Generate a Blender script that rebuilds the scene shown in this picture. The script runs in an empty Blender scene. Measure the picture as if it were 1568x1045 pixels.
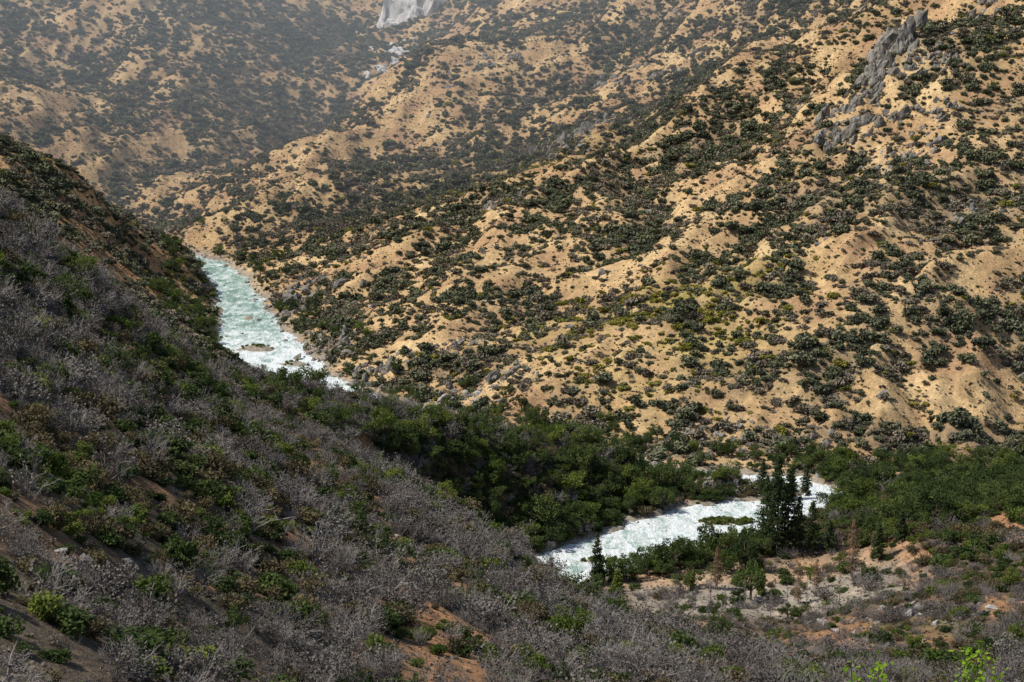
import bpy, math, random
import numpy as np
from mathutils import Vector
R = np.random.RandomState(7); random.seed(7)
scene = bpy.context.scene

# ---------------------------------------------------------------- noise
PERM = np.concatenate([np.random.RandomState(3).permutation(256)]*3)
GA = np.random.RandomState(4).rand(256)*2*np.pi
GX, GY = np.cos(GA), np.sin(GA)
def perlin(x, y):
    xi = np.floor(x).astype(np.int64); yi = np.floor(y).astype(np.int64)
    xf = x-xi; yf = y-yi; xi &= 255; yi &= 255
    u = xf*xf*xf*(xf*(xf*6-15)+10); v = yf*yf*yf*(yf*(yf*6-15)+10)
    def g(ix, iy, dx, dy):
        h = PERM[PERM[ix]+iy]
        return GX[h]*dx+GY[h]*dy
    a = g(xi, yi, xf, yf); b = g(xi+1, yi, xf-1, yf)
    c = g(xi, yi+1, xf, yf-1); d = g(xi+1, yi+1, xf-1, yf-1)
    return ((a*(1-u)+b*u)*(1-v)+(c*(1-u)+d*u)*v)*1.5
def fbm(x, y, o=4, g=.5):
    s = 0; a = 1; t = 0
    for i in range(o):
        s = s+a*perlin(x*2**i+17.3*i, y*2**i+9.1*i); t += a; a *= g
    return s/t
def sst(a, b, x):
    t = np.clip((x-a)/(b-a), 0, 1); return t*t*(3-2*t)

# ---------------------------------------------------------------- terrain survey: bearings + distance -> world metres
F = 2926.0; P = math.radians(10)
def S(px, py, Y):
    x = (px-784)/F; v = (522.5-py)/F
    t = Y/(math.cos(P)+v*math.sin(P))
    return (x*t, Y, 200+t*(-math.sin(P)+v*math.cos(P)))
C = [S(*a) for a in [
 # near hillside
 (100,1045,130),(400,1045,200),(784,1045,280),(1100,1045,360),(1568,1045,420),
 (0,900,150),(0,700,220),(0,500,330),(0,400,410),(200,900,200),(200,700,300),(200,560,450),
 (400,900,270),(400,760,400),(400,660,560),(600,900,330),(600,800,430),(600,710,600),(750,905,400),(750,810,520),
 (800,725,690),(0,325,500),(100,398,530),(200,480,570),(300,556,620),(380,592,650),(450,611,680),(540,620,705),(650,641,740),(760,666,760),(870,685,778),(960,708,778),(1000,750,765),
 (930,800,690),(740,862,630),(820,914,560),(930,945,530),(1000,988,480),(1200,1010,470),(1300,992,500),(1420,930,540),
 (1500,800,650),(1400,800,670),(1568,850,600),(1568,760,720),(1450,740,770),
 (1050,880,650),(1200,870,660),(1250,920,610),(1100,940,590),(1080,965,555),(1200,965,555),(1568,940,520),
 # second hillside
 (330,500,1120),(250,450,1080),(150,418,1000),(50,365,930),(0,256,1100),(160,318,1200),(290,378,1390),(80,352,1020),(200,385,1200),
 # far mountain
 (300,335,1600),(250,280,1720),(150,230,1750),(0,170,1750),(100,100,1950),(0,0,2050),(300,150,1900),(300,0,2100),(500,50,2150),(450,130,2000),
 (620,20,2230),(400,205,1870),(540,110,2020),(580,70,2120),(200,0,2060),(680,0,2200),
 # spur A
 (340,325,1530),(440,230,1680),(550,165,1780),(600,110,1850),(700,75,1900),(800,0,2000),(600,200,1700),(500,270,1580),(420,330,1500),(380,390,1430),
 (550,345,1460),(700,295,1540),(850,195,1640),(950,100,1740),(900,0,1950),(800,60,1850),
 # spur B
 (480,412,1290),(600,375,1300),(760,305,1340),(880,262,1370),(1000,205,1420),(1100,110,1480),(1250,50,1540),(1380,0,1460),
 (560,480,1130),(700,430,1150),(830,380,1170),(1000,330,1190),(1150,230,1270),(1300,130,1330),
 (520,585,985),(680,630,915),(850,672,865),(1000,700,828),(1270,712,812),(1568,697,832),
 (620,560,1000),(750,520,1020),(700,590,955),(900,560,940),(1100,620,870),(1100,500,960),(1000,430,1060),(1250,500,930),(1250,620,860),
 (1200,380,1040),(1400,600,870),(1400,450,950),(1400,300,1080),(1350,200,1190),(1380,60,1290),(1568,600,880),(1568,400,990),(1568,200,1150),(1568,0,1340),(1470,60,1330)]]
C += [(-180,700,85),(-150,800,48),(-135,900,20),(-260,800,110),(-330,1500,14),(-430,1620,18),(-232,1760,42),(-165,1860,68),(-118,1965,98),
 (300,1800,330),(600,1600,380),(0,2450,310),(-400,2450,350),(-740,2300,330),(-740,1750,240),(-740,1200,200),(-650,700,300),(-420,350,260),(-300,0,270),
 (800,1000,150),(800,700,70),(800,1300,290),(800,2450,560),(-740,2500,420),(0,-100,235),(500,0,120),(500,350,60),(420,600,35),
 (0,0,198.3),(3,12,192),(0,40,178),(0,80,162),(-60,60,175),(60,100,150),(150,200,105),(-420,1000,140)]
C = np.array(C)
def tps_fit(P3, lam=30.):
    n = len(P3); X = P3[:, :2]/100.
    d = np.linalg.norm(X[:, None]-X[None], axis=2)
    K = np.where(d > 0, d*d*np.log(d+1e-12), 0)+np.eye(n)*lam*1e-4
    Q = np.hstack([np.ones((n, 1)), X]); A = np.zeros((n+3, n+3))
    A[:n, :n] = K; A[:n, n:] = Q; A[n:, :n] = Q.T
    return X, np.linalg.solve(A, np.concatenate([P3[:, 2], np.zeros(3)]))
TX, TW = tps_fit(C)
def tps(x, y):
    x = x.ravel()/100.; y = y.ravel()/100.; n = len(TX); out = TW[n]+TW[n+1]*x+TW[n+2]*y
    for i in range(n):
        r2 = (x-TX[i, 0])**2+(y-TX[i, 1])**2+1e-12
        out += TW[i]*.5*r2*np.log(r2)
    return out
RIV = np.array([(-520,1690,11),(-400,1600,12),(-300,1500,13),(-232,1420,12),(-190,1290,14),(-160,1150,18),(-142,1067,26),(-115,1000,20),(-85,955,13),(-30,893,9),
 (20,848,8),(60,806,8),(98,792,8),(118,784,8),(128,770,9),(120,755,11),(100,737,20),(75,719,25),(50,692,21),(27,668,20),(6,650,17),(-12,628,13)], float)
def cr(Pn, k=8):
    out = []
    for i in range(len(Pn)-1):
        p0 = Pn[max(i-1, 0)]; p1 = Pn[i]; p2 = Pn[i+1]; p3 = Pn[min(i+2, len(Pn)-1)]
        for j in range(k):
            t = j/k
            out.append(.5*((2*p1)+(-p0+p2)*t+(2*p0-5*p1+4*p2-p3)*t*t+(-p0+3*p1-3*p2+p3)*t**3))
    out.append(Pn[-1]); return np.array(out)
RV = cr(RIV, 4)
def rz(y): return np.maximum(0, y-750)*0.015
def rdist(x, y):
    x = x.ravel(); y = y.ravel(); best = np.full(x.shape, 1e9)
    for a, b in zip(RV[:-1], RV[1:]):
        dx, dy = b[0]-a[0], b[1]-a[1]
        t = np.clip(((x-a[0])*dx+(y-a[1])*dy)/(dx*dx+dy*dy), 0, 1)
        d = np.hypot(x-a[0]-t*dx, y-a[1]-t*dy)-(a[2]+t*(b[2]-a[2]))
        best = np.minimum(best, d)
    return best+fbm(x/20., y/20., 4)*9
POLY = [tuple(r[:2]) for r in RIV[:14]]+[(210,782),(800,770),(800,-200),(-900,-200),(-900,1700)]
def inpoly(x, y, poly=POLY):
    ins = np.zeros(x.shape, bool); n = len(poly)
    for i in range(n):
        x1, y1 = poly[i]; x2, y2 = poly[(i+1) % n]
        if y1 == y2: continue
        c = ((y1 > y) != (y2 > y)) & (x < (x2-x1)*(y-y1)/(y2-y1)+x1)
        ins ^= c
    return ins
def gully(x, y):
    wx = x+fbm(x/150., y/150.+5, 3)*80
    u = (wx*.86-y*.5); v = (wx*.5+y*.86)
    return 1-2*np.abs(fbm(u/120., v/260., 4, .55))*1.9
ISL = [(86,768,20,6,6.0),(84,724,16,4,1.5),(-146,1078,13,7,2.2),(-120,1035,10,5,1.6),(-165,1180,4,12,1.2),(34,672,16,3,.7)]
xs = np.arange(-780, 820, 3.2); ys = np.concatenate([np.arange(-60, 620, 2.2), np.arange(620, 1100, 2.6), np.arange(1100, 2520, 3.8)])
GXX, GYY = np.meshgrid(xs, ys)
x = GXX.ravel(); y = GYY.ravel()
z = tps(x, y)
D = rdist(x, y)
near = inpoly(x, y)
gl = gully(x, y)
amp = np.where(near, np.where(y > 820, 3.5, 2.0), 8.)*sst(5, 90, D)*sst(100, 300, y)
z = z+(gl-.25)*amp
z += fbm(x/35., y/35., 4)*np.where(near & (y < 820), 2.6, 4.8)*sst(2, 40, D)*sst(120, 400, y)
rg = 1-np.abs(fbm(x/28.+3, y/28., 4))*3
z += np.maximum(rg-.5, 0)*6*sst(5, 30, D)*np.where(near, .4, 1)*sst(.1,.4,fbm(x/120.,y/120.+9,2)+.2)
z += fbm(x/7., y/7., 2)*.9
rzz = rz(y)
wbk = np.where(near & (y < 765) & (x < 70), 22+22*sst(765, 735, y), 22)
t = sst(0, 1, D/wbk)
bank = rzz+.6+np.clip(D, 0, 30)*.10+np.abs(fbm(x/6., y/6., 2))*1.2
z = np.where(D < 0, rzz-1.6, np.maximum(z, bank)*t+bank*(1-t))
e = sst(-4, 1, D); z = np.where((D > -4) & (D < 1), (rzz-1.6)*(1-e)+(rzz+.6)*e, z)
for (ix, iy, ax, ay, h) in ISL:
    q = ((x-ix)/ax)**2+((y-iy)/ay)**2
    z = np.maximum(z, rzz-1.6+(h+1.6)*np.exp(-q**1.3)*(1+.3*fbm(x/5., y/5., 2)))
cl = 198.3-.405*np.maximum(y, 0)
z = np.where(y < 112, np.minimum(z, cl+np.maximum(-x-25-.2*y, 0)*.3), z)
nx, ny = len(xs), len(ys)
Z = z.reshape(ny, nx)
def gi(px, py):
    fx = np.interp(px, xs, np.arange(nx)); fy = np.interp(py, ys, np.arange(ny))
    ix = np.clip(fx.astype(int), 0, nx-2); iy = np.clip(fy.astype(int), 0, ny-2)
    return ix, iy, fx-ix, fy-iy
def H(px, py, A=None):
    A = Z if A is None else A
    px = np.asarray(px, float); py = np.asarray(py, float)
    ix, iy, a, b = gi(px, py)
    return (A[iy, ix]*(1-a)+A[iy, ix+1]*a)*(1-b)+(A[iy+1, ix]*(1-a)+A[iy+1, ix+1]*a)*b
Dg = D.reshape(ny, nx)

# ---------------------------------------------------------------- vegetation cover field (0..1)
def blob(px, py, L):
    s = 0
    for (bx, by, rx, ry, a) in L:
        s = s+a*np.exp(-((px-bx)/rx)**2-((py-by)/ry)**2)
    return s
def W(px, py, Y): return S(px, py, Y)[:2]
BL = []
for (px, py, Y, rx, ry, a) in [(600,190,1710,45,50,-.45),(500,220,1680,30,50,-.35),(430,290,1590,22,40,-.25),(560,310,1470,60,45,.4),(700,290,1540,60,60,.4),(820,230,1600,50,60,.3),(930,400,1080,30,36,-.5),
  (1100,250,1240,40,26,-.45),(760,430,1140,40,22,-.35),(560,420,1260,40,22,-.3),(640,350,1340,50,25,.3),(1500,430,960,28,32,-.4),(1540,600,880,20,18,-.4),(1000,500,980,35,35,.4),(1120,430,1000,30,35,.35),
  (1200,560,890,45,20,.4),(1150,680,830,120,12,.3),(1450,680,835,90,10,.4),(620,590,960,40,25,.25),(720,520,1020,32,14,-.3),(1480,100,1280,50,60,.3),(1300,50,1390,22,35,-.3),
  (400,150,1930,60,60,.45),(480,60,2100,70,60,.45),(100,180,1830,70,40,-.3),(140,260,1720,60,30,-.2),(250,60,2000,60,80,.2),(950,60,1800,80,60,.1),(1020,320,1190,30,14,-.3),(740,260,1560,40,40,.1),(1190,150,1300,25,25,-.2),
  (980,60,1700,25,40,-.25),(1380,300,1080,60,35,.3),(1250,330,1080,35,25,.25),(880,320,1300,40,20,.2),(1350,480,930,60,40,.2)]:
    X_, Y_ = W(px, py, Y); BL.append((X_, Y_, rx, ry, a))
def cover(px, py, nr):
    n = fbm(px/50., py/65., 3)*.6+fbm(px/17.+40, py/22., 2)*.5
    g = gully(px, py)
    c = .61+n-(g-.2)*.24+blob(px, py, BL)
    c = np.where(nr & (py > 820), c+.08, c)
    return np.clip(c, .03, 1.)
cov = cover(x, y, near)
n1 = fbm(x/40., y/40.+3, 4); n2 = fbm(x/9., y/9.+8, 3); n3 = fbm(x/110.+2, y/110., 3)
def col(*c): return np.array(c)
base = np.empty((len(x), 3)); base[:] = (.49, .32, .155)
def mix(a, b, m): return a*(1-m[:, None])+b*m[:, None]
base = mix(base, col(.60, .42, .215), sst(-.1, .5, n1))
base = mix(base, col(.35, .205, .115), sst(-.05, .4, -n1+.4*n2)*.8)
base = mix(base, col(.24, .175, .105), sst(.45, 1, cov+.3*n2)*.75)
X_, Y_ = W(1010, 500, 970)
yg = np.clip(np.exp(-((x-X_)/60)**2-((y-Y_)/70)**2)+.8*np.exp(-((x-5)/60)**2-((y-1480)/60)**2), 0, 1)*sst(-.25, .25, n3+n2*.5)
base = mix(base, col(.34, .28, .06), yg*.9)
fgm = (near & (y < 820)).astype(float)
fgc = np.empty_like(base); fgc[:] = (.10, .077, .056)
def soilfun(px, py): return np.clip(sst(.03, .27, fbm(px/20.+8, py/34., 3)+.55*fbm(px/7., py/7.+8, 3))*sst(130, 280, py)+.7*np.exp(-((px-70)/60)**2-((py-528)/22)**2), 0, 1)*(1-.9*np.exp(-((px+5)/60)**2-((py-700)/50)**2))
soilf = soilfun(x, y)
fgc = mix(fgc, col(.40, .205, .10), soilf*.9)
fgc = mix(fgc, col(.10, .11, .045), sst(.1, .5, fbm(x/50., y/50.+30, 3))*.6)
base = mix(base, fgc, fgm)
l2 = (near & (y >= 820)).astype(float)
base = mix(base, base*col(1.05, .92, .84), l2)
sand = sst(9, 1, D+n2*6)*np.where(y > 600, 1, 0)
base = mix(base, col(.32, .27, .21), sand)
BX, BY = 82, 615
sb = np.exp(-((x-BX)/50)**4-((y-BY)/46)**4)*sst(-.45, -.1, n2+.3)
base = mix(base, mix(np.tile(col(.35, .30, .24), (len(x), 1)), col(.50, .34, .21), sst(620, 640, y+22*n1)), sb)
mottle = np.clip(1+n2*.5, .55, 1.4); base = base*mottle[:, None]  # random mottling of the ground's own colour, from fine noise

# ---------------------------------------------------------------- helpers
def nodes(mat):
    mat.use_nodes = True; nt = mat.node_tree; nt.nodes.clear(); return nt, nt.nodes, nt.links
def new_obj(name, mesh, parent=None):
    o = bpy.data.objects.new(name, mesh); scene.collection.objects.link(o)
    if parent: o.parent = parent
    return o
def mesh_np(name, V, Fc, k, mats=(), mi=None, smooth=False):
    V = np.asarray(V, np.float32); Fc = np.asarray(Fc, np.int32).reshape(-1, k)
    me = bpy.data.meshes.new(name)
    me.vertices.add(len(V)); me.vertices.foreach_set('co', V.ravel())
    me.loops.add(Fc.size); me.loops.foreach_set('vertex_index', Fc.ravel())
    me.polygons.add(len(Fc)); me.polygons.foreach_set('loop_start', np.arange(len(Fc), dtype=np.int32)*k)
    try: me.polygons.foreach_set('loop_total', np.full(len(Fc), k, dtype=np.int32))
    except Exception: pass
    for m in mats: me.materials.append(m)
    if mi is not None: me.polygons.foreach_set('material_index', np.asarray(mi, np.int32))
    me.polygons.foreach_set('use_smooth', np.full(len(Fc), smooth))
    me.update(calc_edges=True); me.validate(); return me
def leaf_mat(name, c1, c2, trans=.25):
    m = bpy.data.materials.new(name); nt, N, L = nodes(m)
    oi = N.new('ShaderNodeObjectInfo'); ramp = N.new('ShaderNodeMix'); ramp.data_type = 'RGBA'
    geo = N.new('ShaderNodeNewGeometry'); ad = N.new('ShaderNodeMath'); ad.operation = 'MULTIPLY_ADD'
    L.new(geo.outputs['Random Per Island'], ad.inputs[0]); ad.inputs[1].default_value = .35
    sc = N.new('ShaderNodeMath'); sc.operation = 'MULTIPLY'; sc.inputs[1].default_value = .8
    L.new(oi.outputs['Random'], sc.inputs[0]); L.new(sc.outputs[0], ad.inputs[2])
    L.new(ad.outputs[0], ramp.inputs['Factor']); ramp.inputs['A'].default_value = (*c1, 1); ramp.inputs['B'].default_value = (*c2, 1)
    d = N.new('ShaderNodeBsdfDiffuse'); o = N.new('ShaderNodeOutputMaterial'); L.new(ramp.outputs['Result'], d.inputs['Color'])
    if trans <= 0: L.new(d.outputs[0], o.inputs[0]); return m
    t = N.new('ShaderNodeBsdfTranslucent'); ms = N.new('ShaderNodeMixShader')
    L.new(ramp.outputs['Result'], t.inputs['Color']); ms.inputs[0].default_value = trans
    L.new(d.outputs[0], ms.inputs[1]); L.new(t.outputs[0], ms.inputs[2]); L.new(ms.outputs[0], o.inputs[0])
    return m
def rough_mat(name, c1, c2, scale, bump=.3, stretch=1.):
    m = bpy.data.materials.new(name); nt, N, L = nodes(m)
    g = N.new('ShaderNodeNewGeometry'); n = N.new('ShaderNodeTexNoise'); n.inputs['Scale'].default_value = scale; n.inputs['Detail'].default_value = 8; n.inputs['Roughness'].default_value = .7
    mp = N.new('ShaderNodeMapping'); mp.inputs['Scale'].default_value = (1, 1, stretch); L.new(g.outputs['Position'], mp.inputs[0])
    L.new(mp.outputs[0], n.inputs['Vector'])
    r = N.new('ShaderNodeValToRGB'); r.color_ramp.elements[0].position = .35; r.color_ramp.elements[1].position = .65
    r.color_ramp.elements[0].color = (*c1, 1); r.color_ramp.elements[1].color = (*c2, 1)
    L.new(n.outputs['Fac'], r.inputs[0])
    b = N.new('ShaderNodeBsdfPrincipled'); b.inputs['Roughness'].default_value = .9; b.inputs['Specular IOR Level'].default_value = .2
    L.new(r.outputs[0], b.inputs['Base Color'])
    bp = N.new('ShaderNodeBump'); bp.inputs['Strength'].default_value = bump; bp.inputs['Distance'].default_value = .8
    L.new(n.outputs['Fac'], bp.inputs['Height']); L.new(bp.outputs[0], b.inputs['Normal'])
    o = N.new('ShaderNodeOutputMaterial'); L.new(b.outputs[0], o.inputs[0]); return m

# ---------------------------------------------------------------- terrain mesh
idx = np.arange(nx*ny).reshape(ny, nx)
Q = np.stack([idx[:-1, :-1], idx[:-1, 1:], idx[1:, 1:], idx[1:, :-1]], -1).reshape(-1, 4)
gm = bpy.data.materials.new('hillside_soil_and_grass'); nt, N, L = nodes(gm)
at = N.new('ShaderNodeAttribute'); at.attribute_name = 'ground_colour'
geo = N.new('ShaderNodeNewGeometry')
def noise(sc, det=6, ro=.6):
    n = N.new('ShaderNodeTexNoise'); n.inputs['Scale'].default_value = sc; n.inputs['Detail'].default_value = det; n.inputs['Roughness'].default_value = ro
    L.new(geo.outputs['Position'], n.inputs['Vector']); return n
na = noise(.35, 6, .7); nb = noise(1.3, 4, .7)
mr = N.new('ShaderNodeMapRange'); mr.inputs['From Min'].default_value = .3; mr.inputs['From Max'].default_value = .7; mr.inputs['To Min'].default_value = .6; mr.inputs['To Max'].default_value = 1.3
L.new(na.outputs['Fac'], mr.inputs['Value'])
mu = N.new('ShaderNodeVectorMath'); mu.operation = 'SCALE'; L.new(at.outputs['Color'], mu.inputs[0]); L.new(mr.outputs[0], mu.inputs['Scale'])
r2 = N.new('ShaderNodeMapRange'); r2.inputs['From Min'].default_value = .50; r2.inputs['From Max'].default_value = .64; L.new(nb.outputs['Fac'], r2.inputs['Value'])
r2.inputs['To Max'].default_value = .6
mx = N.new('ShaderNodeMix'); mx.data_type = 'RGBA'; L.new(r2.outputs[0], mx.inputs['Factor']); L.new(mu.outputs[0], mx.inputs['A']); mx.inputs['B'].default_value = (.17, .12, .065, 1)
bs = N.new('ShaderNodeBsdfPrincipled'); bs.inputs['Roughness'].default_value = .95; bs.inputs['Specular IOR Level'].default_value = .1
L.new(mx.outputs['Result'], bs.inputs['Base Color'])
bp = N.new('ShaderNodeBump'); bp.inputs['Strength'].default_value = .8; bp.inputs['Distance'].default_value = 1.5; L.new(na.outputs['Fac'], bp.inputs['Height'])
L.new(bp.outputs[0], bs.inputs['Normal']); o = N.new('ShaderNodeOutputMaterial'); L.new(bs.outputs[0], o.inputs[0])
tm = mesh_np('terrain', np.stack([x, y, z], 1), Q, 4, [gm], smooth=True)
ca = tm.color_attributes.new('ground_colour', 'FLOAT_COLOR', 'POINT')
ca.data.foreach_set('color', np.hstack([np.clip(base, 0, 1), np.ones((len(x), 1))]).astype(np.float32).ravel())
new_obj('canyon_terrain', tm)

# ---------------------------------------------------------------- river
wx = np.arange(-530, 175, 1.5); wy = np.arange(600, 1700, 1.7)
WXX, WYY = np.meshgrid(wx, wy); a = WXX.ravel(); b = WYY.ravel()
Dw = rdist(a, b)
wz = rz(b)+np.abs(fbm(a/6., b/6., 3))*1.5-.25+np.abs(fbm(a/2.2, b/2.2, 2))*.7
wi = np.arange(len(a)).reshape(len(wy), len(wx))
WQ = np.stack([wi[:-1, :-1], wi[:-1, 1:], wi[1:, 1:], wi[1:, :-1]], -1).reshape(-1, 4)
keep = Dw[WQ].max(1) < 5; WQ = WQ[keep]
u, inv = np.unique(WQ, return_inverse=True)
wm = bpy.data.materials.new('whitewater'); nt, N, L = nodes(wm)
geo = N.new('ShaderNodeNewGeometry')
mp = N.new('ShaderNodeMapping'); mp.inputs['Scale'].default_value = (1, .45, 1); mp.inputs['Rotation'].default_value = (0, 0, .15); L.new(geo.outputs['Position'], mp.inputs[0])
def noise2(sc, det, ro):
    n = N.new('ShaderNodeTexNoise'); n.inputs['Scale'].default_value = sc; n.inputs['Detail'].default_value = det; n.inputs['Roughness'].default_value = ro; n.inputs['Distortion'].default_value = .6
    L.new(mp.outputs[0], n.inputs['Vector']); return n
n1_ = noise2(.16, 7, .7); n2_ = noise2(.8, 5, .7)
fa = N.new('ShaderNodeAttribute'); fa.attribute_name = 'foam'
m1 = N.new('ShaderNodeMath'); m1.operation = 'ADD'; L.new(n1_.outputs['Fac'], m1.inputs[0]); L.new(fa.outputs['Fac'], m1.inputs[1])
m2 = N.new('ShaderNodeMath'); m2.operation = 'MULTIPLY_ADD'; L.new(n2_.outputs['Fac'], m2.inputs[0]); m2.inputs[1].default_value = .5; L.new(m1.outputs[0], m2.inputs[2])
rp = N.new('ShaderNodeValToRGB'); L.new(m2.outputs[0], rp.inputs[0]); cr_ = rp.color_ramp
cr_.elements[0].position = .64; cr_.elements[0].color = (.15, .24, .19, 1); cr_.elements[1].position = .91; cr_.elements[1].color = (.80, .82, .80, 1)
e_ = cr_.elements.new(.76); e_.color = (.37, .48, .41, 1)
bs = N.new('ShaderNodeBsdfPrincipled'); bs.inputs['Roughness'].default_value = .4; L.new(rp.outputs[0], bs.inputs['Base Color'])
bp = N.new('ShaderNodeBump'); bp.inputs['Strength'].default_value = 1.; bp.inputs['Distance'].default_value = 1.2; L.new(n2_.outputs['Fac'], bp.inputs['Height']); L.new(bp.outputs[0], bs.inputs['Normal'])
o = N.new('ShaderNodeOutputMaterial'); L.new(bs.outputs[0], o.inputs[0])
rm = mesh_np('river', np.stack([a[u], b[u], wz[u]], 1), inv.reshape(-1, 4), 4, [wm], smooth=True)
fo = rm.attributes.new('foam', 'FLOAT', 'POINT')
fv = np.where(b[u] < 860, .14, .0+.14*sst(1180, 1050, b[u]))+.06*sst(-5, 0, Dw[u])
fo.data.foreach_set('value', fv.astype(np.float32)); new_obj('river', rm)

# ---------------------------------------------------------------- plant prototypes
def quads_at(cen, size, rnd, up=.0):
    n = len(cen); nrm = rnd.normal(size=(n, 3)); nrm[:, 2] += up; nrm /= np.linalg.norm(nrm, axis=1)[:, None]
    t = np.cross(nrm, rnd.normal(size=(n, 3))); t /= np.linalg.norm(t, axis=1)[:, None]; bt = np.cross(nrm, t)
    s = (size*(.6+.8*rnd.rand(n)))[:, None]
    V = np.stack([cen-t*s-bt*s*.6, cen+t*s*.2-bt*s, cen+t*s+bt*s*.5, cen-t*s*.3+bt*s], 1)
    return V.reshape(-1, 3), np.arange(4*n).reshape(-1, 4)
def tube(p, q, r0, r1, k=4):
    p = np.array(p, float); q = np.array(q, float); d = q-p; d /= np.linalg.norm(d)+1e-9
    s = np.cross(d, [0.3, .2, 1.] if abs(d[2]) < .9 else [1., 0, 0]); s /= np.linalg.norm(s); t = np.cross(d, s)
    A = [2*math.pi*i/k for i in range(k)]
    V = [p+(s*math.cos(g)+t*math.sin(g))*r0 for g in A]+[q+(s*math.cos(g)+t*math.sin(g))*r1 for g in A]
    return V, [[i, (i+1) % k, k+(i+1) % k, k+i] for i in range(k)]
class MB:
    def __init__(s): s.V = []; s.F = []; s.M = []; s.n = 0
    def add(s, V, Fc, m=0):
        V = np.asarray(V); Fc = np.asarray(Fc)+s.n; s.V.append(V); s.F.append(Fc); s.M += [m]*len(Fc); s.n += len(V)
    def mesh(s, name, mats): return mesh_np(name, np.concatenate(s.V), np.concatenate(s.F), 4, mats, s.M)
bark = rough_mat('bark', (.09, .065, .05), (.17, .13, .10), 3.)
burnt_bark = rough_mat('burnt_bark', (.10, .085, .08), (.24, .21, .20), 1.5)
grey_wood = rough_mat('dead_wood', (.11, .093, .08), (.36, .32, .285), .12)
m_oak = leaf_mat('oak_leaves', (.060, .068, .042), (.18, .18, .105), 0)
m_chap = leaf_mat('chaparral_leaves', (.11, .092, .068), (.26, .22, .155), 0)
m_yel = leaf_mat('yellow_green_leaves', (.15, .155, .03), (.32, .28, .07), .2)
m_green = leaf_mat('green_leaves', (.055, .095, .022), (.19, .22, .05), .35)
m_dgreen = leaf_mat('dark_green_leaves', (.030, .050, .02), (.095, .125, .04), .3)
m_burnt = leaf_mat('scorched_leaves', (.075, .063, .055), (.20, .175, .155), 0)
m_brown = leaf_mat('brown_leaves', (.065, .055, .035), (.17, .135, .07), .15)
m_pine = leaf_mat('pine_needles', (.028, .045, .02), (.075, .10, .04), .2)
m_dead = leaf_mat('dead_needles', (.22, .13, .075), (.36, .25, .15), .3)

def bush(name, mat, seed, nleaf=420, lobes=6, h=.8, leaf=.11, trunk=True):
    rnd = np.random.RandomState(seed); mb = MB(); cs = []
    for i in range(lobes):
        a_ = rnd.rand()*6.28; r = rnd.rand()**.6*.6
        c = np.array([math.cos(a_)*r, math.sin(a_)*r, h*(.35+.45*rnd.rand())*(1-.3*r)]); rad = .24+.30*rnd.rand()
        if trunk:
            V, Fc = tube((c[0]*.15, c[1]*.15, -.15), c, .045, .015, 4); mb.add(V, Fc, 1)
        m = int(nleaf/lobes); d = rnd.normal(size=(m, 3)); d /= np.linalg.norm(d, axis=1)[:, None]
        rr = rad*(.55+.5*rnd.rand(m)); rr *= 1+.3*np.sin(d[:, 0]*7+seed)*np.sin(d[:, 1]*6+i)
        cs.append(c+d*rr[:, None]*[1, 1, h])
    cs = np.concatenate(cs); cs = cs[cs[:, 2] > -.12]
    V, Fc = quads_at(cs, np.full(len(cs), leaf), rnd, .8); mb.add(V, Fc, 0)
    me = mb.mesh(name, [mat, bark]); return bpy.data.objects.new(name, me)
def twiggy(name, seed, leafy=.0, prim=22):
    rnd = np.random.RandomState(seed); mb = MB(); tips = []
    for i in range(prim):
        a_ = rnd.rand()*6.28; lean = .15+.85*rnd.rand(); ln = .55+.5*rnd.rand()
        d = np.array([math.cos(a_)*lean, math.sin(a_)*lean, .9]); d /= np.linalg.norm(d)
        p0 = np.array([math.cos(a_)*.06, math.sin(a_)*.06, -.1]); p1 = p0+d*ln*.6; d2 = d+rnd.normal(size=3)*.25; d2 /= np.linalg.norm(d2); p2 = p1+d2*ln*.45
        for (A, B, r0, r1) in [(p0, p1, .018, .012), (p1, p2, .012, .006)]:
            V, Fc = tube(A, B, r0, r1, 3); mb.add(V, Fc, 1)
        for j in range(5):
            f = .35+.65*rnd.rand(); q = p0+(p1-p0)*f if j < 2 else p1+(p2-p1)*f
            e2 = d+rnd.normal(size=3)*.55; e2 /= np.linalg.norm(e2); q2 = q+e2*.3*(.5+rnd.rand())
            V, Fc = tube(q, q2, .007, .004, 3); mb.add(V, Fc, 1)
            for k in range(3):
                e3 = e2+rnd.normal(size=3)*.6; e3 /= np.linalg.norm(e3); q3 = q+(q2-q)*(.4+.6*rnd.rand()); q4 = q3+e3*.16
                V, Fc = tube(q3, q4, .004, .003, 3); mb.add(V, Fc, 1); tips.append(q4)
    tips = np.array(tips)
    if leafy > 0:
        k = int(len(tips)*leafy); c = tips[rnd.choice(len(tips), k)]+rnd.normal(size=(k, 3))*.04
        V, Fc = quads_at(c, np.full(k, .034), rnd, .2); mb.add(V, Fc, 0)
    me = mb.mesh(name, [m_burnt, grey_wood]); return bpy.data.objects.new(name, me)
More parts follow.
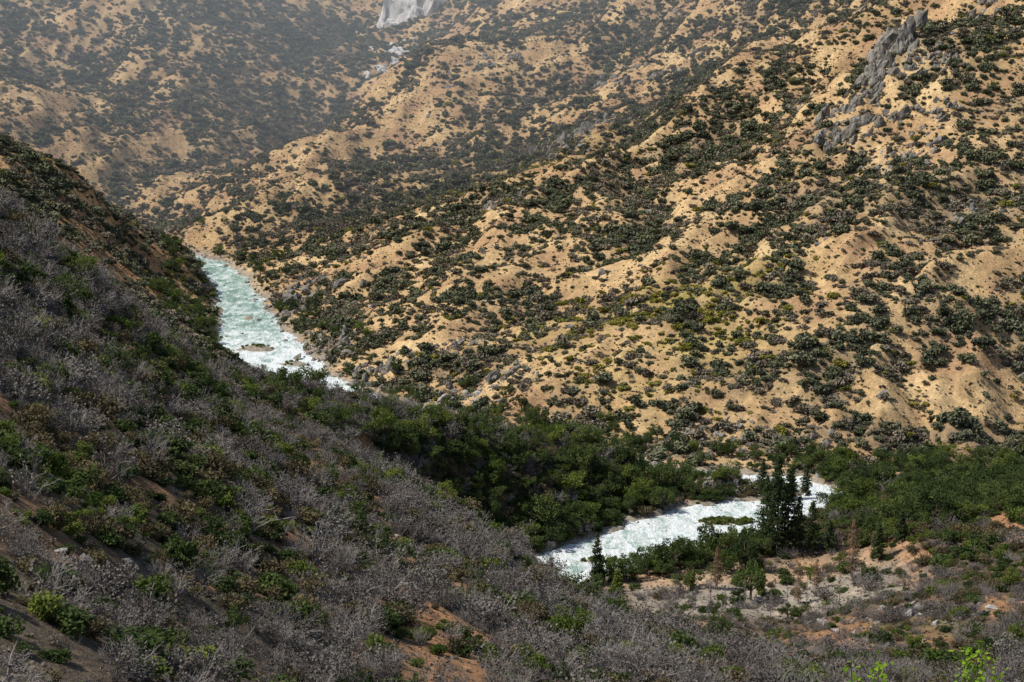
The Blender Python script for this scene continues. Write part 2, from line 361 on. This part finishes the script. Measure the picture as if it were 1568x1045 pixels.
def broadleaf(name, mat, seed, nleaf=1500):
    rnd = np.random.RandomState(seed); mb = MB()
    V, Fc = tube((0, 0, -.08), (.02, .01, .35), .04, .028, 6); mb.add(V, Fc, 1); cs = []
    nl = 12
    for i in range(nl):
        a_ = i*2.4+rnd.rand(); r = .1+.32*rnd.rand()**.7; c = np.array([math.cos(a_)*r, math.sin(a_)*r, .35+.55*rnd.rand()*(1-r)]); rad = .11+.11*rnd.rand()
        V, Fc = tube((.01, .01, .2+.15*rnd.rand()), c, .016, .005, 4); mb.add(V, Fc, 1)
        m = nleaf//nl; d = rnd.normal(size=(m, 3)); d /= np.linalg.norm(d, axis=1)[:, None]
        rr = rad*(.5+.6*rnd.rand(m)); cs.append(c+d*rr[:, None]*[1, 1, .8])
    cs = np.concatenate(cs); V, Fc = quads_at(cs, np.full(len(cs), .021), rnd, .5); mb.add(V, Fc, 0)
    return bpy.data.objects.new(name, mb.mesh(name, [mat, bark]))
def rock_np(rnd, planes=14, sub=3, rough=.07):
    import bmesh
    bm = bmesh.new(); bmesh.ops.create_icosphere(bm, subdivisions=sub, radius=1)
    V = np.array([v.co[:] for v in bm.verts]); Fc = np.array([[v.index for v in f.verts] for f in bm.faces]); bm.free()
    V /= np.linalg.norm(V, axis=1)[:, None]
    n = rnd.normal(size=(planes, 3)); n /= np.linalg.norm(n, axis=1)[:, None]; dd = .45+.45*rnd.rand(planes)
    dot = V@n.T; r = np.where(dot > .05, dd/np.maximum(dot, .05), 9).min(1); r = np.minimum(r, 1.4)
    o_ = rnd.rand()*90; r *= 1+rough*(2.2*fbm(V[:, 0]*2.5+o_+V[:, 2], V[:, 1]*2.5+V[:, 2]*1.7, 3)+.8*perlin(V[:, 0]*9+o_, V[:, 1]*9+V[:, 2]*9))
    V = V*r[:, None]; V += rnd.normal(size=V.shape)*.014
    return V, Fc
m_rock = rough_mat('granite', (.07, .062, .052), (.32, .285, .24), .5, 1., .4)
m_rock2 = rough_mat('pale_granite', (.20, .18, .16), (.46, .42, .38), .4, .5)
m_cliff = rough_mat('cliff_granite', (.30, .28, .27), (.74, .71, .68), .12, 1., .2)
def rock(name, seed, mat):
    V, Fc = rock_np(np.random.RandomState(seed), sub=3); V = V*[1, .8, .65]
    return bpy.data.objects.new(name, mesh_np(name, V, Fc, 3, [mat]))

def scatter(name, protos, pts, sc, rot=None, seed=0):
    rnd = np.random.RandomState(seed); n = len(pts)
    col_ = bpy.data.collections.new(name+'_source')
    for p_ in protos: col_.objects.link(p_)
    me = bpy.data.meshes.new(name); me.vertices.add(n); me.vertices.foreach_set('co', np.asarray(pts, np.float32).ravel())
    if rot is None: rot = np.stack([rnd.normal(size=n)*.1, rnd.normal(size=n)*.1, rnd.rand(n)*6.283], 1)
    if np.ndim(sc) == 1: sc = np.stack([sc*(.8+.4*rnd.rand(n)), sc*(.8+.4*rnd.rand(n)), sc*(.7+.5*rnd.rand(n))], 1)
    a1 = me.attributes.new('rot', 'FLOAT_VECTOR', 'POINT'); a1.data.foreach_set('vector', rot.astype(np.float32).ravel())
    a2 = me.attributes.new('scl', 'FLOAT_VECTOR', 'POINT'); a2.data.foreach_set('vector', sc.astype(np.float32).ravel())
    a3 = me.attributes.new('pick', 'INT', 'POINT'); a3.data.foreach_set('value', rnd.randint(0, len(protos), n).astype(np.int32))
    ob = new_obj(name, me)
    ng = bpy.data.node_groups.new(name+'_nodes', 'GeometryNodeTree')
    ng.interface.new_socket('Geometry', in_out='INPUT', socket_type='NodeSocketGeometry'); ng.interface.new_socket('Geometry', in_out='OUTPUT', socket_type='NodeSocketGeometry')
    N = ng.nodes; L = ng.links; gi_ = N.new('NodeGroupInput'); go = N.new('NodeGroupOutput'); ip = N.new('GeometryNodeInstanceOnPoints'); ci = N.new('GeometryNodeCollectionInfo')
    ci.inputs['Collection'].default_value = col_; ci.inputs['Separate Children'].default_value = True; ci.inputs['Reset Children'].default_value = True
    def na(nm, dt):
        k = N.new('GeometryNodeInputNamedAttribute'); k.data_type = dt; k.inputs['Name'].default_value = nm; return [s for s in k.outputs if s.enabled and s.name == 'Attribute'][0]
    L.new(gi_.outputs[0], ip.inputs['Points']); L.new(ci.outputs[0], ip.inputs['Instance']); ip.inputs['Pick Instance'].default_value = True
    L.new(na('pick', 'INT'), ip.inputs['Instance Index']); er = N.new('FunctionNodeEulerToRotation'); L.new(na('rot', 'FLOAT_VECTOR'), er.inputs[0]); L.new(er.outputs[0], ip.inputs['Rotation'])
    L.new(na('scl', 'FLOAT_VECTOR'), ip.inputs['Scale']); L.new(ip.outputs[0], go.inputs[0])
    md = ob.modifiers.new('instances', 'NODES'); md.node_group = ng
    return ob

OUT = [(1368,70,1290,11,36,54,3.5,11,1.7),(1340,140,1240,9,16,26,3,7,1.5),(1300,200,1200,22,12,30,2.4,7,1.4),(1390,235,1150,22,14,26,2.,5,1.3),
   (900,195,1560,30,20,26,3,7,1.4),(930,130,1700,30,25,22,3,7,1.3),(460,460,1220,13,44,50,2.2,5.6,1.3),(500,540,1070,15,34,46,2.,4.8,1.2),(600,560,1000,28,14,40,1.8,4.6,1.2),
   (670,615,925,30,14,46,1.4,4.2,1.),(760,590,945,16,11,22,1.5,4.2,1.1),(990,665,845,34,10,44,1.3,4,1.),(1105,750,768,24,6,50,1.2,3.4,1.),(1290,180,1230,14,8,14,2.6,6.5,1.6),
   (1380,945,535,20,14,34,.8,2.6,.9),(1450,940,530,16,12,24,.8,2.6,.9),(770,330,1320,16,12,18,2,5,1.2),(1480,310,1060,20,10,16,1.6,4,1.),(230,880,215,8,5,14,.4,1.2,1.),(670,890,370,12,6,18,.6,1.5,.9),
   (1230,150,1330,22,10,18,2,5,1.3),(1130,695,832,32,9,26,1.2,3.4,1.),(1010,100,1650,30,25,20,2.6,6,1.2),(750,150,1780,40,30,18,2.6,6,1.),(1420,130,1240,25,15,22,2.,5,1.3),(870,240,1480,20,20,18,2,5,1.2),(690,520,1010,20,10,12,1.4,3.4,1.),(1500,40,1350,25,20,18,2.6,6,1.2),(560,600,975,18,8,20,1.4,3.6,1.1),(1440,180,1180,18,12,16,2,4.6,1.2)]
OXY = [(W(o_[0], o_[1], o_[2])+(o_[3], o_[4])) for o_ in OUT]
def rocky(px, py):
    s = 0
    for (a_, b_, rx, ry) in OXY: s = s+np.exp(-((px-a_)/rx)**2-((py-b_)/ry)**2)
    return np.clip(s, 0, 1)
def cand(n, y0, y1, mx=40, k=.30):
    yy = np.sqrt(R.rand(n)*(y1**2-y0**2)+y0**2)
    xx = (R.rand(n)*2-1)*(yy*k+mx); m = (np.abs(xx) < 770)
    return xx[m], yy[m]
# far / sunny slopes
cx, cy = cand(370000, 780, 2260)
nr = inpoly(cx, cy); dr = H(cx, cy, Dg)
ok = (~nr | (cy > 820)) & (dr > 6); cx, cy, nr, dr = cx[ok], cy[ok], nr[ok], dr[ok]
cv = cover(cx, cy, nr)
dens = .06+.54*sst(.15, .95, cv)
clus = sst(-.15, .30, fbm(cx/6.+70, cy/6., 2)); dens *= .45+.95*clus
dens *= 1-.55*rocky(cx, cy)
keep = R.rand(len(cx)) < dens; cx, cy, nr, cv, dr = cx[keep], cy[keep], nr[keep], cv[keep], dr[keep]
sz = np.clip(R.lognormal(.56, .52, len(cx)), .5, 5.)*(.85+.3*cv)
sp = R.rand(len(cx))
X_, Y_ = W(1010, 500, 970)
ygp = np.exp(-((cx-X_)/65)**2-((cy-Y_)/80)**2)*.8+.6*np.exp(-((cx-5)/70)**2-((cy-1480)/70)**2)+.08
isY = sp < ygp*sst(-.3, .2, fbm(cx/30., cy/30.+3, 2)+.1)
isC = ~isY & (R.rand(len(cx)) < np.clip(.48+fbm(cx/40.+9, cy/40., 2)*1.2, .1, .9))
isO = ~isY & ~isC
P3 = np.stack([cx, cy, H(cx, cy)-.15], 1)
oaks = [bush('oak_shrub', m_oak, 10+i, lobes=5+i) for i in range(5)]
chap = [bush('chaparral_shrub', m_chap, 30+i, h=.6, leaf=.10, lobes=5+i) for i in range(4)]
yel = [bush('yellow_shrub', m_yel, 40+i, h=.6, leaf=.10) for i in range(3)]
scatter('oak_shrubs', oaks, P3[isO], sz[isO]*1.12, seed=1)
scatter('chaparral_shrubs', chap, P3[isC], sz[isC]*1.05, seed=2)
scatter('yellow_green_shrubs', yel, P3[isY], sz[isY]*.85, seed=3)
tx, ty = cand(150000, 790, 1900); nr = inpoly(tx, ty); ok = (~nr | (ty > 820)) & (H(tx, ty, Dg) > 4) & (R.rand(len(tx)) < .25+.6*sst(-.2, .3, fbm(tx/25., ty/25.+50, 3)))
tx, ty = tx[ok], ty[ok]
tuft = [bush('low_scrub', m_chap, 50+i, nleaf=70, lobes=3, leaf=.24, trunk=False) for i in range(3)]
sx, sy = cand(60000, 95, 830, 45, .29); sk_ = inpoly(sx, sy) & (H(sx, sy, Dg) > 3) & (R.rand(len(sx)) < .6)
sx, sy = sx[sk_], sy[sk_]
scatter('low_scrub', tuft, np.concatenate([np.stack([tx, ty, H(tx, ty)], 1), np.stack([sx, sy, H(sx, sy)], 1)]), np.concatenate([.35+.6*R.rand(len(tx)), .2+.45*R.rand(len(sx))]), seed=4)

# near hillside brush
bx, by = cand(50000, 95, 830, 45, .29)
bx = np.concatenate([bx, -45+R.rand(1800)*80]); by = np.concatenate([by, 640+R.rand(1800)*110])
nr = inpoly(bx, by); dr = H(bx, by, Dg)
sandm = np.exp(-((bx-BX)/50)**4-((by-BY)/46)**4)
ok = nr & (dr > 2) & ~((sandm > .3) & (R.rand(len(bx)) > .15)); bx, by, dr = bx[ok], by[ok], dr[ok]
soil = soilfun(bx, by)
keep = R.rand(len(bx)) < (1-.80*soil)*.82; bx, by, dr = bx[keep], by[keep], dr[keep]
gn = fbm(bx/34.+50, by/34., 3)+.5*fbm(bx/10., by/10.+77, 2)
ripar = ((bx > 120) & (by > 600)) | ((dr < 30)&(by>620))
rr = R.rand(len(bx))
pg = np.clip(.53+gn*1.9, .12, .95)+np.where(by > 420, .04, 0); pg = np.where(ripar, .92, pg)
g = rr < pg; pz = H(bx, by)-.1; s = np.clip(R.lognormal(.66, .48, len(bx)), .7, 4.6)*np.clip(by/330, .6, 1)*np.where((by > 470) & (by < 600) & (bx > 0), .7, 1)
PB = np.stack([bx, by, pz], 1)
tw = [twiggy('burnt_shrub', 60+i, leafy=[0, .8, 1.4, .4, 2.2][i]) for i in range(5)]
scatter('burnt_brush', tw, PB[~g], s[~g]*1.35, seed=5)
k2 = R.rand(len(bx))+fbm(bx/22.+5, by/22.+8, 2)*.9; ga = g & (k2 < .22); gb = g & (k2 >= .22) & (k2 < .55); gc = g & (k2 >= .55)
grn = [bush('green_shrub', m_green, 70+i, nleaf=900, leaf=.06, lobes=8) for i in range(4)]
dgr = [bush('dark_green_shrub', m_dgreen, 80+i, nleaf=900, leaf=.065, lobes=9) for i in range(4)]
chn = [bush('brown_shrub', m_brown, 90+i, nleaf=900, leaf=.05, lobes=9) for i in range(4)]
scatter('green_shrubs', grn, PB[ga], s[ga]*.95, seed=6)
scatter('dark_green_shrubs', dgr, PB[gb], s[gb]*1.1, seed=7)
scatter('brown_shrubs', chn, PB[gc], s[gc]*1.0, seed=8)

# riparian broadleaf trees
tx = R.rand(13000)*420-150; ty = R.rand(13000)*260+570; n_ = len(tx)
nr = inpoly(tx, ty); dr = H(tx, ty, Dg)
clt = sst(-.45, .2, fbm(tx/25., ty/25., 3))
right = (tx > 124+np.maximum(0, 700-ty)*.15) & (ty > 650) & (ty < 812)
left = nr & (dr < 50) & (tx < 95) & (ty > 640) & (ty < 785) & (tx > -50)
ok = ((right & (R.rand(n_) < .44*clt)) | (left & (R.rand(n_) < .50*np.clip(1.2-dr/60, 0, 1)*(.45+.55*clt)))) & (dr > 2)
tx, ty = tx[ok], ty[ok]
ux = R.rand(14000)*420-420; uy = R.rand(14000)*700+900; du = H(ux, uy, Dg); ok = (du > 2) & (du < 34) & (R.rand(14000) < .10+.26*inpoly(ux, uy))
tx = np.concatenate([tx, ux[ok]]); ty = np.concatenate([ty, uy[ok]])
vx, vy = cand(5000, 200, 800, 40, .28); ok = inpoly(vx, vy) & (H(vx, vy, Dg) > 12) & (fbm(vx/40., vy/40.+12, 2) > .1) & (R.rand(len(vx)) < .20); tx = np.concatenate([tx, vx[ok]]); ty = np.concatenate([ty, vy[ok]])
vx = R.rand(9000)*420-100; vy = R.rand(9000)*120+790; dv = H(vx, vy, Dg); ok = ~inpoly(vx, vy) & (dv > 3) & (dv < 26) & (R.rand(9000) < .08); tx = np.concatenate([tx, vx[ok]]); ty = np.concatenate([ty, vy[ok]])
m_mid = leaf_mat('mid_green_leaves', (.038, .062, .022), (.12, .15, .045), .3)
br = [broadleaf('riparian_tree', m_dgreen, 100), broadleaf('riparian_tree', m_dgreen, 101), broadleaf('riparian_tree', m_mid, 102), broadleaf('riparian_tree', m_mid, 103), broadleaf('riparian_tree', m_green, 105)]
hs = np.clip(R.lognormal(1.95, .34, len(tx)), 3.2, 13); hs = np.where((ty > 880) | (ty < 600), hs*.75, hs); hs = np.where((ty > 785) & (ty < 880), hs*.85, hs)
scatter('riparian_trees', br, np.stack([tx, ty, H(tx, ty)-.2], 1), hs, seed=9)
wx_ = R.rand(20000)*640-480; wy_ = R.rand(20000)*900+610; dw = H(wx_, wy_, Dg)
ok = ((dw > .5) & (dw < 7) & (R.rand(20000) < .14)); wx_, wy_ = wx_[ok], wy_[ok]
for (ix, iy, ax, ay, n_) in [(84,724,14,4,150),(34,672,14,2.6,70),(86,770,20,5,110),(-146,1080,9,4,26),(-120,1036,6,3,10)]:
    wx_ = np.concatenate([wx_, ix+R.normal(size=n_)*ax*.6]); wy_ = np.concatenate([wy_, iy+R.normal(size=n_)*ay*.6])
wil = [bush('willow', m_green, 110+i, nleaf=500, leaf=.08) for i in range(3)]
P_ = np.stack([wx_, wy_, H(wx_, wy_)], 1); ab = P_[:, 2] > rz(P_[:, 1])+.1
scatter('willows', wil, P_[ab], .7+1.1*R.rand(ab.sum()), seed=10)

# ---------------------------------------------------------------- rocks
rocks = [rock('boulder', 200+i, m_rock2 if i == 1 else m_rock) for i in range(6)]
kx = R.rand(80000)*700-500; ky = R.rand(80000)*1000+600; dk = H(kx, ky, Dg)
ok = (dk > -25) & (dk < 14) & (R.rand(80000) < .40*np.exp(-np.abs(dk-1)/np.where(dk > 0, 6, 4.2)))
P1 = np.stack([kx[ok], ky[ok], np.maximum(H(kx[ok], ky[ok]), rz(ky[ok])-.05)], 1); s1 = np.clip(R.lognormal(-.12, .55, len(P1)), .3, 3.2)
cx, cy = cand(70000, 790, 2100); nr = inpoly(cx, cy); rgn = fbm(cx/45.+11, cy/45.+6, 3); dd_ = H(cx, cy, Dg)
base_r = np.exp(-(dd_-20)**2/28**2)*.4
ok = ~nr & (dd_ > 6) & (R.rand(len(cx)) < .012+.45*sst(.25, .5, rgn)+base_r*.4+.5*rocky(cx, cy))
P2 = np.stack([cx[ok], cy[ok], H(cx[ok], cy[ok])], 1); s2 = np.clip(R.lognormal(-.1, .6, len(P2)), .3, 3.6)
cx, cy = cand(9000, 150, 820); ok = inpoly(cx, cy) & (R.rand(len(cx)) < .05+.5*np.exp(-((cx-105)/55)**2-((cy-530)/45)**2)+.5*np.exp(-((cx-BX)/42)**2-((cy-605)/32)**2)) & (H(cx, cy, Dg) > 2)
P4 = np.stack([cx[ok], cy[ok], H(cx[ok], cy[ok])], 1); s4 = np.clip(R.lognormal(-.5, .5, len(P4)), .2, 1.8)
PR = np.concatenate([P1, P2, P4]); rs = np.concatenate([s1, s2, s4])
rot = np.stack([R.rand(len(PR))*1., R.rand(len(PR))*1., R.rand(len(PR))*6.28], 1)
scatter('boulders', rocks, PR, rs, rot, seed=11)
def outcrop(name, X, Y, rx, ry, n, smin, smax, tall=1.5, mat=m_rock, seed=0, lean=(0.25, 0), sub=3):
    rnd = np.random.RandomState(seed); VV = []; FF = []; k = 0
    for i in range(int(n*1.5)):
        V, Fc = rock_np(rnd, 11, sub, .12); s_ = smin+(smax-smin)*rnd.rand()**2.2
        V = V*[s_*(.65+.45*rnd.rand()), s_*.65, s_*tall*(.5+.6*rnd.rand())]
        V[:, 0] += V[:, 2]*(lean[0]+rnd.normal()*.15); V[:, 1] += V[:, 2]*(lean[1]+rnd.normal()*.12)
        a_ = rnd.normal()*.6; c_, s__ = math.cos(a_), math.sin(a_); V = np.stack([V[:, 0]*c_-V[:, 1]*s__, V[:, 0]*s__+V[:, 1]*c_, V[:, 2]], 1)
        px = X+rnd.normal()*rx*.6; py = Y+rnd.normal()*ry*.6
        V += [px, py, float(H(px, py))-s_*tall*.15]; VV.append(V); FF.append(Fc+k); k += len(V)
    return new_obj(name, mesh_np(name, np.concatenate(VV), np.concatenate(FF), 3, [mat]))
for i, (px, py, Y, rx, ry, n, a_, b_, tl) in enumerate(OUT):
    X_, Y_ = W(px, py, Y); outcrop('rock_outcrop', X_, Y_, rx, ry, n, a_, b_, tl, m_rock if i not in (9, 14) else m_rock2, 300+i)
X_, Y_ = W(640, 16, 2180); outcrop('granite_cliff', X_, Y_, 40, 10, 28, 10, 28, 1.5, m_cliff, 400, (0, .1))
X_, Y_ = W(608, 72, 2060); outcrop('granite_slabs', X_, Y_, 16, 60, 40, 4, 11, .8, m_cliff, 401, (-.2, .1))

# ---------------------------------------------------------------- conifers
def conifer(name, X, Y, h, w, mat, seed, dens=1., bare=.12, dead=False):
    rnd = np.random.RandomState(seed); mb = MB(); r0 = h*.013
    for i in range(6):
        V, Fc = tube((0, 0, h*i/6-.5*(i == 0)), (0, 0, h*(i+1)/6), r0*(1-i/6.3), r0*(1-(i+1)/6.3), 7); mb.add(V, Fc, 1)
    lv = int(h*1.5*dens)+6; cs = []
    for i in range(lv):
        f = bare+(1-bare)*(i+rnd.rand()*.6)/lv
        if f > .99: continue
        prof = min(1, (1-f)*1.9+.05)**.8*(.75+.25*min(1, (f-bare)/.12+.2))*(.75+.45*rnd.rand())
        for j in range(rnd.randint(4, 8)):
            a_ = rnd.rand()*6.28; ln = w*prof*(.55+.55*rnd.rand()); d = np.array([math.cos(a_), math.sin(a_), -.12+.25*rnd.rand()])
            p0 = np.array([0, 0, f*h]); p1 = p0+d*ln; V, Fc = tube(p0, p1, .07*(1-f)+.03, .015, 3); mb.add(V, Fc, 1)
            m = max(3, int((3+ln*7)*dens)); tt = .25+.8*rnd.rand(m)
            c = p0+(p1-p0)*tt[:, None]+rnd.normal(size=(m, 3))*[.26, .26, .20]; cs.append(c)
    if mat is not None and cs:
        cs = np.concatenate(cs); V, Fc = quads_at(cs, np.full(len(cs), .24 if not dead else .15), rnd, .8); mb.add(V, Fc, 0)
    o = new_obj(name, mb.mesh(name, [mat or m_dead, bark if not dead else burnt_bark])); o.location = (X, Y, float(H(X, Y))-.2); return o
def at(px, py):
    for Y in np.arange(570, 900, 2.):
        X_, _, z_ = S(px, py, Y)
        if float(H(X_, Y)) >= z_: return X_, Y
    return X_, Y
for i, (px, py, hpx, kind) in enumerate([(1190,852,160,'p'),(1206,846,135,'p'),(1174,842,118,'p'),(914,897,85,'p'),(1243,852,90,'p'),(1222,850,95,'p'),(1168,770,66,'p'),(1190,762,66,'p'),(1212,770,55,'p'),(1234,765,55,'p'),
   (1305,885,95,'d'),(1222,925,70,'d'),(1098,905,70,'d'),(1250,905,50,'d'),(1065,935,60,'s'),(1088,925,68,'s'),(1140,930,50,'s'),(1235,935,60,'s'),(1205,935,55,'s'),(1165,910,40,'g'),(945,910,40,'g'),(1140,830,25,'g'),
   (1345,860,62,'p'),(1270,850,55,'p'),(1155,880,30,'s'),(1285,930,55,'s'),(1110,950,60,'s'),(1180,950,55,'s'),(1060,905,30,'g'),(1380,830,50,'p'),(1130,900,26,'g'),(1035,920,45,'s')]):
    X_, Y_ = at(px, py); h = hpx*Y_/F*1.02
    if kind == 'p': conifer('pine_tree', X_, Y_, h, max(2.4, h*.145), m_pine, 500+i)
    if kind == 'g': conifer('young_pine_tree', X_, Y_, h, h*.25, m_green, 500+i, bare=.05)
    if kind == 'd': conifer('dead_pine_tree', X_, Y_, h, h*.15, m_dead, 500+i, .9, .12, True)
    if kind == 's': conifer('burnt_snag', X_, Y_, h, h*.10, None, 500+i, .5, .3, True)
for i, (X, Y, h) in enumerate([(-105,500,12),(-112,515,9),(-98,505,10),(-130,480,8),(-60,380,7),(20,420,7),(-35,300,6),(60,560,10)]):
    conifer('burnt_snag', X, Y, h, h*.16, None, 600+i, .9, .2, True)
def sapling(name, px, py, Y, seed):
    rnd = np.random.RandomState(seed); X, _, zt = S(px, py, Y); zg = float(H(X, Y)); mb = MB(); h = zt-zg; cs = []
    for s_ in range(7):
        top = np.array([rnd.normal()*.05, rnd.normal()*.05, h*(1-.015*s_*rnd.rand())]); mid = top*.5+np.array([rnd.normal()*.05, rnd.normal()*.05, 0])
        V, Fc = tube((0, 0, -.1), mid, .018, .01, 5); mb.add(V, Fc, 1); V, Fc = tube(mid, top, .01, .003, 5); mb.add(V, Fc, 1)
        m = 130; tt = rnd.rand(m)**.5; cs.append(mid+(top-mid)*tt[:, None]+rnd.normal(size=(m, 3))*.03)
    cs = np.concatenate(cs); V, Fc = quads_at(cs, np.full(len(cs), .012), rnd, 1.2); mb.add(V, Fc, 0)
    o = new_obj(name, mb.mesh(name, [m_sap, bark])); o.location = (X, Y, zg)
m_sap = leaf_mat('fresh_leaves', (.16, .30, .02), (.28, .42, .04), .5)
sapling('leafy_sapling', 1320, 1010, 9, 1); sapling('leafy_sapling', 1492, 986, 9, 2)

# ---------------------------------------------------------------- haze in the upper canyon
import bmesh
bm = bmesh.new(); bmesh.ops.create_cube(bm, size=1); hm = bpy.data.meshes.new('haze'); bm.to_mesh(hm); bm.free()
hz = new_obj('canyon_haze', hm); hz.scale = (1700, 1300, 560); hz.location = (20, 2050, 250)
vm = bpy.data.materials.new('haze'); nt, N, L = nodes(vm); vs = N.new('ShaderNodeVolumeScatter'); vs.inputs['Color'].default_value = (.84, .93, 1, 1); vs.inputs['Density'].default_value = .00048; vs.inputs['Anisotropy'].default_value = .1
o = N.new('ShaderNodeOutputMaterial'); L.new(vs.outputs[0], o.inputs['Volume']); hm.materials.append(vm)

# ---------------------------------------------------------------- light
el = math.radians(52); sd = Vector((-.97, -.08, 0)).normalized()*math.cos(el); sd.z = math.sin(el)
sun = bpy.data.lights.new('sun', 'SUN'); sun.energy = 5.0; sun.angle = math.radians(.5); sun.color = (1, .97, .90)
so = bpy.data.objects.new('sun', sun); scene.collection.objects.link(so); so.rotation_euler = sd.to_track_quat('Z', 'Y').to_euler()
w = bpy.data.worlds.new('World'); scene.world = w; w.use_nodes = True; nt = w.node_tree; nt.nodes.clear()
sk = nt.nodes.new('ShaderNodeTexSky'); sk.sky_type = 'NISHITA'; sk.sun_disc = False; sk.sun_elevation = el; sk.sun_rotation = math.atan2(sd.x, sd.y)
bg = nt.nodes.new('ShaderNodeBackground'); bg.inputs[1].default_value = .12; wo = nt.nodes.new('ShaderNodeOutputWorld'); nt.links.new(sk.outputs[0], bg.inputs[0]); nt.links.new(bg.outputs[0], wo.inputs[0])
scene.view_settings.view_transform = 'Standard'; scene.view_settings.look = 'None'; scene.view_settings.exposure = 0
cam = bpy.data.cameras.new('camera'); cam.sensor_width = 36; cam.lens = 36*F/1568; cam.clip_end = 6000; cam.clip_start = .3
co = bpy.data.objects.new('camera', cam); scene.collection.objects.link(co); co.location = (0, 0, 200); co.rotation_euler = (math.radians(80), 0, 0); scene.camera = co
